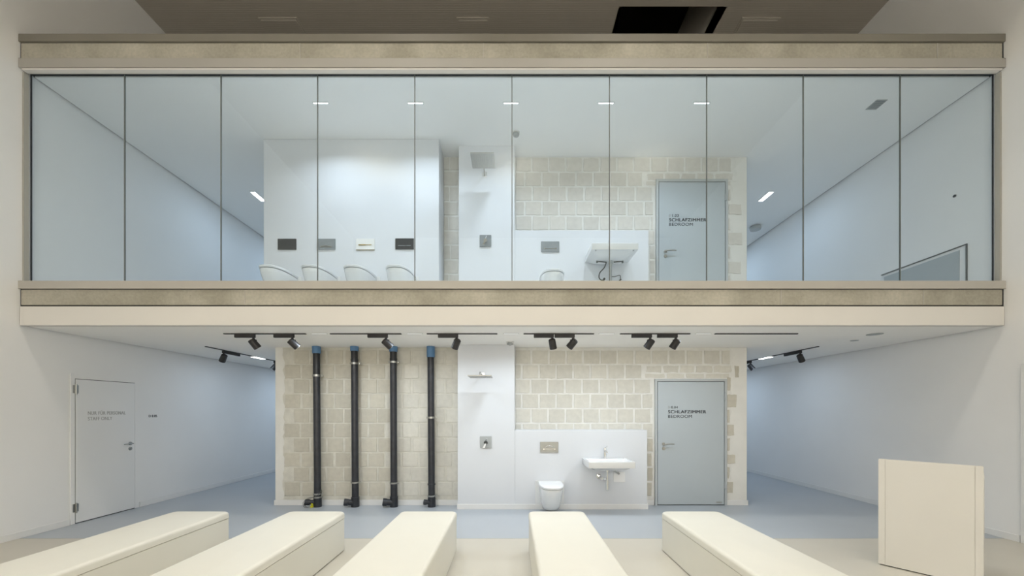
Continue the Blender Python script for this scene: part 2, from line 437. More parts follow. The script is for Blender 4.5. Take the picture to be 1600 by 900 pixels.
def block(parent, x0, x1, z0, z1, m, depth=0.012, jag=0.0045, name='block'):
    """one block face: irregular outline, chamfered edge, proud of the mortar"""
    w, h = x1 - x0, z1 - z0
    if w < 0.012 or h < 0.012: return
    j = lambda a=jag: random.uniform(-a, a)
    nx = 4 if w > 0.12 else 2; nz = 3 if h > 0.1 else 2
    pts = []
    for i in range(nx): pts.append((x0 + w * i / nx + j(), z0 + j()))
    for i in range(nz): pts.append((x1 + j(), z0 + h * i / nz + j()))
    for i in range(nx): pts.append((x1 - w * i / nx + j(), z1 + j()))
    for i in range(nz): pts.append((x0 + j(), z1 - h * i / nz + j()))
    cx, cz = (x0 + x1) / 2, (z0 + z1) / 2
    f = lambda s, y: [(cx + (x - cx) * s, y, cz + (z - cz) * s) for x, z in pts]
    d = depth + random.uniform(-0.002, 0.003)
    bm = bm_new()
    loft(bm, [f(1.0, YB + 0.001), f(1.0, YB - d + 0.004), f(0.97, YB - d)], cap0=False)
    return obj(name, bm, m, parent)

def mortar_bed(parent, x0, x1, z0, z1, m, jagL=0.0, jagR=0.0):
    """smeared mortar skin that the blocks stand out of, with ragged ends"""
    n = max(6, int((z1 - z0) / 0.06)); L = []; R = []
    for i in range(n + 1):
        z = z0 + (z1 - z0) * i / n
        L.append((x0 + random.uniform(-jagL, jagL), z)); R.append((x1 + random.uniform(-jagR, jagR), z))
    out = L[::-1] + R
    bm = bm_new(); loft(bm, [[(x, YB + 0.001, z) for x, z in out], [(x, YB - 0.006, z) for x, z in out]], cap0=False)
    return obj('mortar', bm, m, parent)

GAP = 0.016
# lower left: bare wall with the four pipes
ztop = bZ(569.6); PZ = 0.2425
mortar_bed(wl, bX(444), -0.865, 0.095, ZC - 0.004, M['mortar_warm'], 0.025, 0)  # warm light at the left end put into the mortar colour
rows = [(ztop + PZ, ZC - 0.006)] + [(ztop - PZ * (i - 1) , ztop - PZ * (i - 2)) for i in range(1, 11)]
for ri, (z0, z1) in enumerate(rows):
    z0 = max(z0, 0.10); top = z1
    A = ri % 2 == 1
    st0 = bX(458.5 if A else 443.5 + random.uniform(0, 3))
    x = st0; first = True
    while x < -0.88:
        x1 = min(x + 0.28, -0.868)
        j = random.uniform(-0.012, 0.012)
        cxm = (x + x1) / 2
        block(wl, x + GAP + (0 if first else j), x1 - GAP, z0 + GAP * 0.8, top - GAP * 0.6, M['block_warm'] if cxm < -2.0 else M['block'])  # blocks further left have the warm light put into their colour
        x += 0.28; first = False
# lower right above the half wall, and round the door
mortar_bed(wl, 0.045, bX(1021), 1.20, ZC - 0.004, M['mortar'])
mortar_bed(wl, bX(1021), bX(1146), 2.09, ZC - 0.004, M['mortar'], 0, 0.03)
mortar_bed(wl, bX(1004), bX(1021.5), 0.095, 1.2, M['mortar'])
mortar_bed(wl, bX(1135), bX(1141), 0.095, 2.09, M['mortar'], 0, 0.02)
px0 = 26.8 / SB
rows = [(ztop + PZ, ZC - 0.006, 1), (ztop, ztop + PZ, 0), (ztop - PZ, ztop, 1), (ztop - 2 * PZ, ztop - PZ, 0), (ztop - 3 * PZ, ztop - 2 * PZ, 1),
        (ztop - 4 * PZ, ztop - 3 * PZ, 0), (ztop - 5 * PZ, ztop - 4 * PZ, 1)]
def courses(parent, rows, xa, xb, base0, base1, m, row2_end, top_end):
    for ri, (z0, z1, ph) in enumerate(rows):
        x = (base0 if ph == 0 else base1) - 2 * px0
        end = top_end if ri <= 1 else (row2_end if ri == 2 else xb)
        while x < end - 0.03:
            a = max(x, xa); c = min(x + px0, end)
            if c - a > 0.05:
                block(parent, a + GAP, c - GAP, z0 + GAP * 0.8, z1 - GAP * 0.8, m)
            x += px0 * (1 + random.uniform(-0.02, 0.02))
courses(wl, rows, 0.045, bX(1020.5), bX(829.4), bX(815.3), M['block'], bX(1006), bX(1141.5))
# lintel: two flat courses of pieces over the door
def lintel(parent, zt, m, off):
    x = bX(1008 + off)
    for w in (27, 26, 25, 28, 30):
        block(parent, x + GAP, x + w / SB - GAP, zt - 0.132, zt - 0.02, m, 0.009, 0.009); x += w / SB
    x = bX(1006 + off)
    for w in (34, 30, 31, 40):
        block(parent, x + GAP, x + w / SB - GAP, zt - 0.222, zt - 0.155, m, 0.008, 0.008); x += w / SB
lintel(wl, ztop, M['block'], 0)
# column left of the door below the half wall top
for i in range(5):
    z1 = ztop - PZ * (5 + i)
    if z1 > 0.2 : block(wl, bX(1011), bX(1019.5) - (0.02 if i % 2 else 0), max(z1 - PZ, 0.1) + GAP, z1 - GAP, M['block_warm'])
# toothed block ends right of the door (zoomed rows)
teeth = [(589, 611, 1141), (616, 637, 1150), (640, 661, 1139.5), (663, 681, 1146.5), (684, 705, 1139.5), (709.5, 725, 1148.5), (729, 748, 1139), (752, 771, 1144.5)]
for y0, y1, xe in teeth:
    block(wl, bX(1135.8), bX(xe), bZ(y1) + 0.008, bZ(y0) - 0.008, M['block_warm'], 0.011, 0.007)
block(wl, bX(1148.5), bX(1154.5), bZ(590), bZ(572), M['block_warm'], 0.004, 0.01)

# upper storey block work
zu = bZ(269.3); PU = 0.2415
mortar_bed(wu, 0.045, bX(1023), 4.41, ZT - 0.004, M['mortar'])
mortar_bed(wu, bX(1023), bX(1150), 5.36, ZT - 0.004, M['mortar'], 0, 0.03)
mortar_bed(wu, bX(1010), bX(1023.5), ZU + 0.1, 4.41, M['mortar'])
mortar_bed(wu, bX(1137), bX(1144), ZU + 0.1, 5.36, M['mortar'], 0, 0.02)
px0 = 26.6 / SB
rows = [(zu, ZT - 0.012, 0), (zu, zu, 0), (zu - PU, zu, 1), (zu - 2 * PU, zu - PU, 0), (zu - 3 * PU, zu - 2 * PU, 1), (zu - 4 * PU, zu - 3 * PU, 0), (zu - 5 * PU, zu - 4 * PU, 1)]
courses(wu, [r for r in rows if r[1] - r[0] > 0.01][:1], 0.045, bX(1022), bX(831.6), bX(820), M['block_up'], bX(1005), bX(1143))
for ri, (z0, z1, ph) in enumerate(rows[2:]):
    end = bX(1004) if ri == 0 else bX(1021.5)
    x = (bX(831.6) if ph == 0 else bX(820)) - px0
    while x < end - 0.03:
        a = max(x, 0.05); c = min(x + px0, end)
        if c - a > 0.05: block(wu, a + GAP, c - GAP, z0 + GAP * 0.8, z1 - GAP * 0.8, M['block_up'])
        x += px0 * (1 + random.uniform(-0.02, 0.02))
lintel(wu, zu, M['block_up'], 2)
for i in range(5):
    z1 = zu - PU * (4 + i)
    block(wu, bX(1015.5), bX(1022.5), z1 - PU + GAP, z1 - GAP, M['block_up'])
teeth = [(296, 314, 1141), (319, 336, 1158), (341, 361, 1140), (363, 383, 1159), (385, 405, 1140.5), (409, 428, 1157), (430, 450, 1140.5), (454, 474, 1156)]
for y0, y1, xe in teeth:
    if bZ(y1) > ZU + 0.1:
        block(wu, bX(1137.8), bX(xe), bZ(y1) + 0.008, bZ(y0) - 0.008, M['block_up'], 0.011, 0.007)
# narrow strip between toilet wall and shower wall
mortar_bed(wu, -1.12, -0.865, ZU + 0.1, ZT - 0.004, M['mortar'])
jz = [267.9, 291.9, 315.9, 338, 361, 383.3, 406.4, 429, 452, 475]
zz = [ZT - 0.006] + [bZ(p) for p in jz]
for i in range(len(zz) - 1):
    if zz[i + 1] < ZU + 0.1: break
    sp = -1.03 if i % 2 == 0 else -0.90
    sp += random.uniform(-0.02, 0.02)
    block(wu, -1.125, sp - GAP * .5, zz[i + 1] + GAP, zz[i] - GAP * .6, M['block_up'])
    block(wu, sp + GAP * .5, -0.868, zz[i + 1] + GAP, zz[i] - GAP * .6, M['block_up'])

# pre-walls
st(bx('wall_shower', -0.862, 0.042, YS, YB - 0.001, 0, ZC - 0.001, M['paint_bright'], bev=0.004))
st(bx('wall_basin', 0.043, 2.145, YS, YB - 0.001, 0, 1.255, M['paint_bright'], bev=0.004))
st(bx('wall_toilets_upper', -3.84, -1.13, YL, YB - 0.001, ZU, ZT - 0.001, M['paint_bright'], bev=0.004))
st(bx('wall_shower_upper', -0.845, 0.042, YS, YB - 0.001, ZU, ZT - 0.001, M['paint_bright'], bev=0.004))
st(bx('wall_basin_upper', 0.043, 2.165, YS, YB - 0.001, ZU, ZU + 1.245, M['paint_bright'], bev=0.004))

# baseboards
def baseboard(name, x0, x1, y0, y1, z=0.0, h=0.082):
    st(bx(name, x0, x1, y0, y1, z, z + h, M['base'], bev=0.003))
baseboard('baseboard_back', XL - 0.012, -0.864, YB - 0.02, YB + 0.1)
baseboard('baseboard_shower', -0.872, 2.157, YS - 0.014, YS + 0.1)
baseboard('baseboard_back_gap', 2.158, DOORX0 - 0.004, YB - 0.016, YB)
baseboard('baseboard_back_right', DOORX1 + 0.002, XR + 0.012, YB - 0.02, YB + 0.1)
baseboard('baseboard_left_near', -W, -W + 0.014, YR, 5.235)
baseboard('baseboard_left_far', -W, -W + 0.014, 6.222, YE)
baseboard('baseboard_right_near', W - 0.014, W, YR, 3.4)
baseboard('baseboard_right', W - 0.014, W, 4.56, YE)

# ------------------------------------------------------------------ doors
def lever(parent, x, y, z, d, m, drop=0.076, ln=0.155):
    """round rose with lever pointing in d (+1 = +x), key rose below, facing -Y"""
    b = bm_new(); cyl(b, (x, y, z), (x, y - 0.010, z), 0.027, n=24); cyl(b, (x, y - 0.010, z), (x, y - 0.052, z), 0.0105, n=16)
    tube(b, [(x, y - 0.046, z), (x + d * 0.03, y - 0.052, z + 0.002), (x + d * ln * 0.6, y - 0.052, z + 0.003), (x + d * ln, y - 0.050, z)], 0.0095, n=10)
    h = obj('door_handle', b, m, parent, smooth=True)
    b = bm_new(); cyl(b, (x, y, z - drop), (x, y - 0.010, z - drop), 0.027, n=24); cyl(b, (x, y - 0.010, z - drop), (x, y - 0.016, z - drop), 0.010, n=16)
    obj('lock_cylinder', b, m, parent, smooth=True)
def bedroom_door(name, x0, x1, z0, z1, code, txt, hy, hx):
    """x0..x1, z0..z1 of the leaf; steel frame round it"""
    fw = 0.045
    b = bm_new()
    box(b, x0 - fw, x0 - 0.006, YB - 0.03, YB + 0.12, z0 - 0.01, z1 + fw, 0.003); box(b, x1 + 0.006, x1 + fw, YB - 0.03, YB + 0.12, z0 - 0.01, z1 + fw, 0.003)
    box(b, x0 - fw, x1 + fw, YB - 0.031, YB + 0.12, z1 + 0.006, z1 + fw + 0.001, 0.003)
    d = st(obj(name, b, M['frame_grey']))
    bx('gap_shade_backing', x0 - 0.008, x1 + 0.008, YB + 0.03, YB + 0.05, z0 - 0.01, z1 + 0.008, M['dark'], d)  # dark backing, shade of the gaps round the leaf put into its colour
    bx('door_leaf', x0 + 0.003, x1 - 0.003, YB - 0.022, YB + 0.03, z0 + 0.006, z1 - 0.003, M['door_grey'], d, bev=0.002)
    lever(d, hx, YB - 0.022, hy, 1, M['steel'])
    for zz_ in (z1 - 0.25, z0 + 0.33):
        b = bm_new(); cyl(b, (x1 + 0.014, YB - 0.04, zz_ - 0.07), (x1 + 0.014, YB - 0.04, zz_ + 0.07), 0.010, n=12)
        box(b, x1 - 0.004, x1 + 0.03, YB - 0.034, YB - 0.028, zz_ - 0.055, zz_ + 0.055)
        obj('hinge', b, M['frame_grey'], d, smooth=True)
    for body, tx0, tx1, ty0, ty1, bold, m in txt:
        mt = Matrix.Translation((bX(tx0), YB - 0.0235, bZ(ty1))) @ FACE
        text_mesh('lettering', body, (tx1 - tx0) / SB, (ty1 - ty0) / SB, m, d, mt, bold)
    return d
d1 = bedroom_door('door_1', bX(1026.8), bX(1130.6), 0.006, bZ(596.5), 'D 0.04',
    [('D', 1043, 1045.6, 634.6, 638.3, 0.0, M['text_grey']), ('0.04', 1048, 1058, 634.6, 638.3, 0.012, M['text_dark']),
     ('SCHLAFZIMMER', 1043, 1102, 641, 645.8, 0.022, M['text_dark']), ('BEDROOM', 1043, 1080, 648.2, 653, 0.0, M['text_dark'])], bZ(693.5), bX(1036))
bx('rating_plate', bX(1118), bX(1127), YB - 0.0245, YB - 0.022, bZ(785), bZ(783.4), M['steel'], d1)
bx('sill_gap_shade', bX(1026), bX(1130), YB - 0.018, YB + 0.02, 0.0005, 0.011, M['dark'], d1)  # dark strip painted as the shade of the gap under the leaf
d2 = bedroom_door('door_2', bX(1028.6), bX(1132.0), ZU + 0.006, bZ(285.5), 'D 1.03',
    [('D', 1044.6, 1047.2, 336, 340, 0.0, M['text_grey']), ('1.03', 1049.5, 1059.5, 336, 340, 0.012, M['text_dark']),
     ('SCHLAFZIMMER', 1044.6, 1102.2, 342.2, 347, 0.022, M['text_dark']), ('BEDROOM', 1044.6, 1081.5, 349.2, 354, 0.0, M['text_dark'])], bZ(394), bX(1039))

# staff door in the left wall (normal +X)
def lf(y, x, z): return (x, y, z)
YD0, YD1 = 5.306, 6.137
b = bm_new()
box(b, -W, -W + 0.010, 5.245, YD0 - 0.006, 0, 2.075, 0.002); box(b, -W, -W + 0.010, YD1 + 0.006, 6.216, 0, 2.075, 0.002)
box(b, -W, -W + 0.010, YD0 - 0.006, YD1 + 0.006, 2.008, 2.075)
d3 = st(obj('door_3', b, M['paint']))
bx('gap_shade_backing', -W - 0.001, -W + 0.002, YD0 - 0.007, YD1 + 0.007, 0.001, 2.008, M['dark'], d3)  # dark sheet behind the leaf stands in for shade in its gaps
bx('door_leaf', -W + 0.002, -W + 0.012, YD0 + 0.003, YD1, 0.012, 2.000, M['door_white'], d3, bev=0.002)
for zc in (1.86, 0.22):
    b = bm_new(); cyl(b, (-W + 0.022, YD0 - 0.002, zc - 0.07), (-W + 0.022, YD0 - 0.002, zc + 0.07), 0.011, n=14)
    cyl(b, (-W + 0.022, YD0 - 0.002, zc - 0.004), (-W + 0.022, YD0 - 0.002, zc + 0.004), 0.0125, n=14)
    box(b, -W + 0.010, -W + 0.014, YD0 - 0.035, YD0 + 0.035, zc - 0.055, zc + 0.055)
    obj('hinge', b, M['steel'], d3, smooth=True)
b = bm_new(); y = 6.06; z = 1.045; x = -W + 0.012
cyl(b, (x, y, z), (x + 0.010, y, z), 0.027, n=24); cyl(b, (x + 0.01, y, z), (x + 0.052, y, z), 0.0105, n=16)
tube(b, [(x + 0.048, y, z), (x + 0.053, y - 0.03, z + 0.002), (x + 0.053, y - 0.09, z + 0.003), (x + 0.050, y - 0.14, z)], 0.0095, n=10)
obj('door_handle', b, M['steel'], d3, smooth=True)
b = bm_new(); cyl(b, (x, y, z - 0.08), (x + 0.010, y, z - 0.08), 0.027, n=24); cyl(b, (x + .01, y, z - 0.08), (x + 0.016, y, z - 0.08), 0.010, n=12)
obj('lock_cylinder', b, M['steel'], d3, smooth=True)
LEFT = Matrix(((0, 0, 1, 0), (1, 0, 0, 0), (0, 1, 0, 0), (0, 0, 0, 1)))       # text on a wall facing +X, running along +Y
text_mesh('lettering', 'NUR FÜR PERSONAL', 0.53, 0.060, M['text_grey'], d3, Matrix.Translation((-W + 0.0135, 5.458, 1.505)) @ LEFT, 0.012)
text_mesh('lettering', 'STAFF ONLY', 0.33, 0.048, M['text_grey'], d3, Matrix.Translation((-W + 0.0135, 5.458, 1.425)) @ LEFT, 0.0)
sg = text_mesh('room_sign', 'D 0.05', 0.145, 0.042, M['text_dark'], None, Matrix.Translation((-W + 0.001, 6.385, 1.452)) @ LEFT, 0.03)
sg['label'] = 'small black room number D 0.05 on the left wall beside the staff door'; sg['category'] = 'sign'

# door casing at the right edge of the frame
b = bm_new()
box(b, W - 0.022, W, 4.44, 4.545, 0, 2.12, 0.003); box(b, W - 0.022, W, 3.44, 3.545, 0, 2.12, 0.003); box(b, W - 0.022, W, 3.545, 4.44, 2.02, 2.12, 0.003)
d4 = st(obj('door_4', b, M['base']))
bx('door_leaf', W - 0.010, W, 3.55, 4.435, 0.01, 2.015, M['door_white'], d4)

# low grey panel on the upper right wall, with frame
b = bm_new(); ypa, ypb, zp = 5.09, 6.27, 3.78
box(b, W - 0.016, W, ypa - 0.0, ypa + 0.012, ZU, zp); box(b, W - 0.016, W, ypa, ypb, zp - 0.012, zp)
wp = st(obj('trim_12', b, M['gapgrey']))
bx('panel', W - 0.006, W, ypa + 0.09, ypb - 0.04, ZU, zp - 0.05, M['panel_grey'], wp)

# ------------------------------------------------------------------ sanitary ware
def dshape(w, d, back=0.0, n=28, e=2.5):
    """D outline: flat at the wall (y=0), superellipse to the front"""
    P = []; st_ = d * 0.30
    for i in range(n + 1):
        t = PI * i / n
        cx_, sx_ = math.cos(t), math.sin(t)
        xx = (abs(cx_) ** (2 / e)) * (1 if cx_ > 0 else -1) * w / 2
        yy = -st_ - (abs(sx_) ** (2 / e)) * (d - st_)
        P.append((xx, yy))
    P.append((-w / 2 * 0.985, -0.0 - back)); P.append((w / 2 * 0.985, -0.0 - back))
    return P
def make_toilet():
    t = thing('toilet', 'x', 'toilet')
    prof = [(0.05, 0.23, 0.26), (0.06, 0.255, 0.30), (0.11, 0.285, 0.355), (0.20, 0.318, 0.42), (0.28, 0.335, 0.475), (0.35, 0.352, 0.515), (0.395, 0.36, 0.53), (0.405, 0.356, 0.526)]
    b = bm_new(); loft(b, [[(x, y, z) for x, y in dshape(w, d)] for z, w, d in prof])
    obj('bowl', b, M['ceramic'], t, smooth=True)
    b = bm_new(); loft(b, [[(x, y, z) for x, y in dshape(w, d, 0.04)] for z, w, d in ((0.404, 0.335, 0.510), (0.414, 0.335, 0.510))])
    obj('seat_gap_shade', b, M['joint'], t)  # dark slab, shade of the gap below the seat put into its colour
    b = bm_new(); loft(b, [[(x, y, z) for x, y in dshape(w, d, 0.03)] for z, w, d in ((0.414, 0.368, 0.538), (0.424, 0.372, 0.541), (0.428, 0.368, 0.538))])
    obj('seat', b, M['lid'], t, smooth=True)
    b = bm_new(); loft(b, [[(x, y, z) for x, y in dshape(w, d, 0.02)] for z, w, d in ((0.429, 0.370, 0.540), (0.432, 0.374, 0.543), (0.439, 0.374, 0.543), (0.445, 0.366, 0.537), (0.449, 0.34, 0.515))])
    obj('lid', b, M['lid'], t, smooth=True)
    b = bm_new(); box(b, -0.235, 0.225, -0.012, 0, 0.045, 0.455, 0.003)
    obj('mounting_plate', b, M['ceramic'], t)
    return t
toilet0 = make_toilet()
spots = [(0.60, YS - 0.001, 0, 'white wall-hung toilet with closed lid on the ground floor, left of the basin', None),
         (-3.475, YL - 0.001, ZU, 'upstairs toilet under the plain black flush plate, leftmost of the row', 'row of toilets upstairs'),
         (-2.87, YL - 0.001, ZU, 'upstairs toilet under the satin grey flush plate, second from the left', 'row of toilets upstairs'),
         (-2.265, YL - 0.001, ZU, 'upstairs toilet under the white flush plate with brass button', 'row of toilets upstairs'),
         (-1.66, YL - 0.001, ZU, 'upstairs toilet under the black flush plate beside a pane joint, rightmost of the row', 'row of toilets upstairs'),
         (0.61, YS - 0.001, ZU, 'single upstairs toilet on the half-height wall, left of the upstairs basin', None)]
for i, (x, y, z, lb, gr) in enumerate(spots):
    o = toilet0 if i == 0 else copy_tree(toilet0)
    o.location = (x, y, z); o['label'] = lb
    if gr: o['group'] = gr
for i, (x, y, z) in enumerate(((-3.475, YL, 4.134), (-2.87, YL, 4.134), (-2.265, YL, 4.134), (-1.66, YL, 4.140), (0.605, YS, 4.159), (0.59, YS, 0.985))):
    labs = ['plain matt black flush plate, leftmost of the upstairs row', 'satin grey flush plate with curved button, second of the upstairs row',
            'white flush plate with a narrow brass button, third of the upstairs row', 'black flush plate, rightmost of the upstairs row, partly behind a pane joint',
            'grey metal flush plate upstairs on the half-height wall, left of the basin', 'champagne steel flush plate above the ground floor toilet']
    t = thing('flush_plate', labs[i], 'flush plate', (x, y, z), 0, 'flush plates upstairs' if i < 5 else None)
    m = [M['plate_black'], M['plate_grey'], M['plate_white'], M['plate_black'], M['plate_grey'], M['plate_steel']][i]
    obj('plate', box(bm_new(), -0.143, 0.143, -0.014, 0, -0.084, 0.084, 0.003), m, t)
    b = bm_new()
    if i == 0:
        box(b, -0.135, 0.135, -0.0165, -0.014, -0.076, -0.02, 0.001); obj('button', b, m, t)
    elif i == 1:
        tube(b, [(-0.09, -0.015, -0.04), (-0.03, -0.018, -0.025), (0.03, -0.018, -0.025), (0.09, -0.015, -0.04)], 0.006, n=8); box(b, -0.09, 0.09, -0.017, -0.014, -0.05, -0.042)
        obj('button', b, M['steel'], t)
    elif i == 2:
        box(b, -0.105, 0.01, -0.022, -0.014, -0.022, -0.004, 0.004); box(b, 0.01, 0.10, -0.020, -0.014, -0.016, -0.006, 0.003); obj('button', b, M['brass'], t)
        bx('lower_lip', -0.143, 0.143, -0.012, 0, -0.09, -0.085, M['brass'], t)  # thin brass strip along the lower edge of the plate
    elif i == 3:
        box(b, -0.10, 0.02, -0.018, -0.014, -0.035, -0.022, 0.002); box(b, 0.03, 0.10, -0.018, -0.014, -0.035, -0.022, 0.002); obj('button', b, M['plate_grey'], t)
    else:
        box(b, -0.08, 0.08, -0.018, -0.014, -0.032, -0.027)
        for s in (-1, 1): cyl(b, (s * 0.088, -0.014, -0.030), (s * 0.088, -0.021, -0.030), 0.010, n=14)
        if i == 5: tube(b, [(-0.07, -0.016, -0.005), (-0.03, -0.017, 0.02), (0.03, -0.017, 0.02), (0.07, -0.016, -0.005)], 0.004, n=6)
        obj('button', b, M['chrome'], t, smooth=True)

def rrect(x0, x1, y0, y1, r, z, n=4):
    P = []
    for cx_, cy_, a0 in ((x1 - r, y1 - r, 0), (x0 + r, y1 - r, PI / 2), (x0 + r, y0 + r, PI), (x1 - r, y0 + r, 1.5 * PI)):
        for i in range(n + 1):
            a = a0 + PI / 2 * i / n
            P.append((cx_ + r * math.cos(a), cy_ + r * math.sin(a), z))
    return P
def make_basin(label, loc, upper):
    t = thing('washbasin', label, 'washbasin', loc)
    hw, d = 0.342, 0.50
    b = bm_new()
    loft(b, [rrect(-hw + .155, hw - .155, -d + .17, -0.07, 0.05, -0.150), rrect(-hw + .10, hw - .10, -d + .10, -0.035, 0.05, -0.135), rrect(-hw + .04, hw - .04, -d + .045, -0.001, 0.03, -0.098), rrect(-hw + .002, hw - .002, -d + .002, 0, 0.012, -0.094),
             rrect(-hw, hw, -d, 0, 0.014, -0.088), rrect(-hw, hw, -d, 0, 0.014, -0.004), rrect(-hw + .004, hw - .004, -d + .004, 0 - .001, 0.012, 0),
             rrect(-hw + .022, hw - .022, -d + .022, -.125, 0.05, 0), rrect(-hw + .028, hw - .028, -d + .028, -.13, 0.05, -0.006),
             rrect(-hw + .09, hw - .09, -d + .09, -.17, 0.07, -0.092), rrect(-hw + .17, hw - .17, -d + .15, -.22, 0.06, -0.10)])
    obj('bowl', b, M['ceramic'], t, smooth=True)
    b = bm_new(); cyl(b, (0, -0.27, -0.099), (0, -0.27, -0.094), 0.022, n=20); obj('drain', b, M['chrome'], t, smooth=True)
    b = bm_new(); y = -0.072
    cyl(b, (0, y, 0), (0, y, 0.006), 0.028, n=20); cyl(b, (0, y, 0.006), (0, y, 0.135), 0.022, 0.020, n=20)
    tube(b, [(0, y, 0.10), (0, y - 0.05, 0.122), (0, y - 0.10, 0.118), (0, y - 0.13, 0.098)], 0.0135, n=10)
    fa = obj('faucet', b, M['chrome'], t, smooth=True)
    b = bm_new(); cyl(b, (0, y, 0.137), (0, y, 0.168), 0.022, 0.018, n=20); tube(b, [(0, y, 0.16), (0.004, y - 0.04, 0.180), (0.010, y - 0.09, 0.195)], 0.0075, n=8)
    obj('faucet_lever', b, M['chrome'], fa, smooth=True)
    if not upper:
        b = bm_new(); cyl(b, (0, -0.22, -0.15), (0, -0.22, -0.19), 0.024, n=16); cyl(b, (0, -0.22, -0.17), (0, -0.22, -0.33), 0.0155, n=16)
        s = obj('siphon', b, M['chrome'], t, smooth=True)
        b = bm_new(); cyl(b, (0, -0.22, -0.315), (0, -0.22, -0.325), 0.030, n=20); cyl(b, (0, -0.22, -0.325), (0, -0.22, -0.465), 0.026, n=20); cyl(b, (0, -0.22, -0.465), (0, -0.22, -0.475), 0.023, 0.018, n=20)
        obj('bottle_trap', b, M['chrome'], s, smooth=True)
        b = bm_new(); tube(b, [(-0.02, -0.22, -0.295), (-0.06, -0.20, -0.295), (-0.085, -0.14, -0.29), (-0.085, 0, -0.29)], 0.015, n=12); cyl(b, (-0.085, -0.014, -0.29), (-0.085, 0, -0.29), 0.038, n=20)
        cyl(b, (-0.085, -0.20, -0.29), (-0.085, -0.235, -0.29), 0.024, n=16)
        obj('waste_arm', b, M['chrome'], s, smooth=True)
        b = bm_new(); tube(b, [(0.06, -0.25, -0.135), (0.12, -0.18, -0.175), (0.215, -0.06, -0.235)], 0.012, n=10); cyl(b, (0.205, -0.072, -0.228), (0.225, -0.045, -0.243), 0.016, n=12)
        obj('angle_lever', b, M['steel'], t, smooth=True)
        obj('cover_plate', box(bm_new(), 0.15, 0.335, -0.008, 0, -0.385, -0.225, 0.002), M['paint'], t)
    else:
        b = bm_new(); cyl(b, (0.01, -0.22, -0.15), (0.01, -0.22, -0.62), 0.017, n=16); cyl(b, (0.01, -0.22, -0.15), (0.01, -0.22, -0.20), 0.026, n=16)
        s = obj('siphon', b, M['plastic_grey'], t, smooth=True)
        for s_ in (-1, 1):
            b = bm_new()
            cyl(b, (s_ * 0.20, -0.20, -0.150), (s_ * 0.06, -0.20, -0.165), 0.0085, n=10); cyl(b, (s_ * 0.195, -0.20, -0.125), (s_ * 0.195, -0.20, -0.175), 0.014, n=12)
            obj('mounting_bracket', b, M['hose'], t, smooth=True)
        b = bm_new(); tube(b, [(-0.05, -0.20, -0.16), (-0.08, -0.18, -0.24), (-0.135, -0.12, -0.30), (-0.14, -0.10, -0.37), (-0.10, -0.08, -0.40), (-0.06, -0.05, -0.39), (-0.06, 0, -0.39)], 0.009, n=10)
        cyl(b, (-0.06, -0.10, -0.385), (-0.06, 0, -0.39), 0.017, n=12)
        obj('supply_hose', b, M['hose'], t, smooth=True)
        b = bm_new(); tube(b, [(0.03, -0.20, -0.385), (0.09, -0.14, -0.365), (0.17, -0.08, -0.325), (0.20, -0.06, -0.325), (0.205, -0.05, -0.375)], 0.0055, n=8); cyl(b, (0.205, -0.07, -0.385), (0.205, 0, -0.385), 0.012, n=10)
        obj('supply_hose', b, M['hose'], t, smooth=True)
        for s_ in (-1, 1): obj('fixing_plug', cyl(bm_new(), (s_ * 0.275, -0.475, -0.094), (s_ * 0.275, -0.475, -0.105), 0.010, n=12), M['plastic_grey'], t)
    return t
make_basin('white rectangular washbasin with chrome tap on the ground floor half-height wall', (1.457, YS - 0.001, 0.815), False)
make_basin('upstairs white washbasin seen from below, with supply hoses and drain pipe', (1.50, YS - 0.001, 4.005), True)

def make_shower(label, loc):
    """wall point of the arm at the origin"""
    t = thing('rain_shower', label, 'shower', loc)
    obj('wall_rose', box(bm_new(), -0.038, 0.038, -0.014, 0, -0.038, 0.038, 0.002), M['chrome'], t)
    b = bm_new(); tube(b, [(0, -0.01, 0), (0, -0.12, 0.0), (0, -0.38, 0.002), (0, -0.425, -0.006), (0, -0.43, -0.05)], 0.0125, n=12)
    obj('shower_arm', b, M['steel'], t, smooth=True)
    b = bm_new(); box(b, -0.165, 0.178, -0.605, -0.262, -0.068, -0.052, 0.003)
    pl = obj('rain_head', b, M['steel'], t)
    b = bm_new()
    for i in range(12):
        for j in range(12):
            x = -0.165 + 0.343 * (i + .5) / 12; y = -0.605 + 0.343 * (j + .5) / 12
            cyl(b, (x, y, -0.068), (x, y, -0.073), 0.0055, 0.003, n=6)
    nz = obj('nozzles', b, M['plastic_grey'], pl); nz['kind'] = 'stuff'
    b = bm_new(); cyl(b, (0, -0.43, -0.052), (0, -0.43, -0.036), 0.026, n=16); obj('swivel_joint', b, M['chrome'], pl, smooth=True)
    return t
make_shower('square rain shower head on a wall arm upstairs', (-0.432, YS - 0.001, 5.306))
make_shower('square rain shower head seen edge-on, on the ground floor shower wall', (-0.47, YS - 0.001, 2.126))
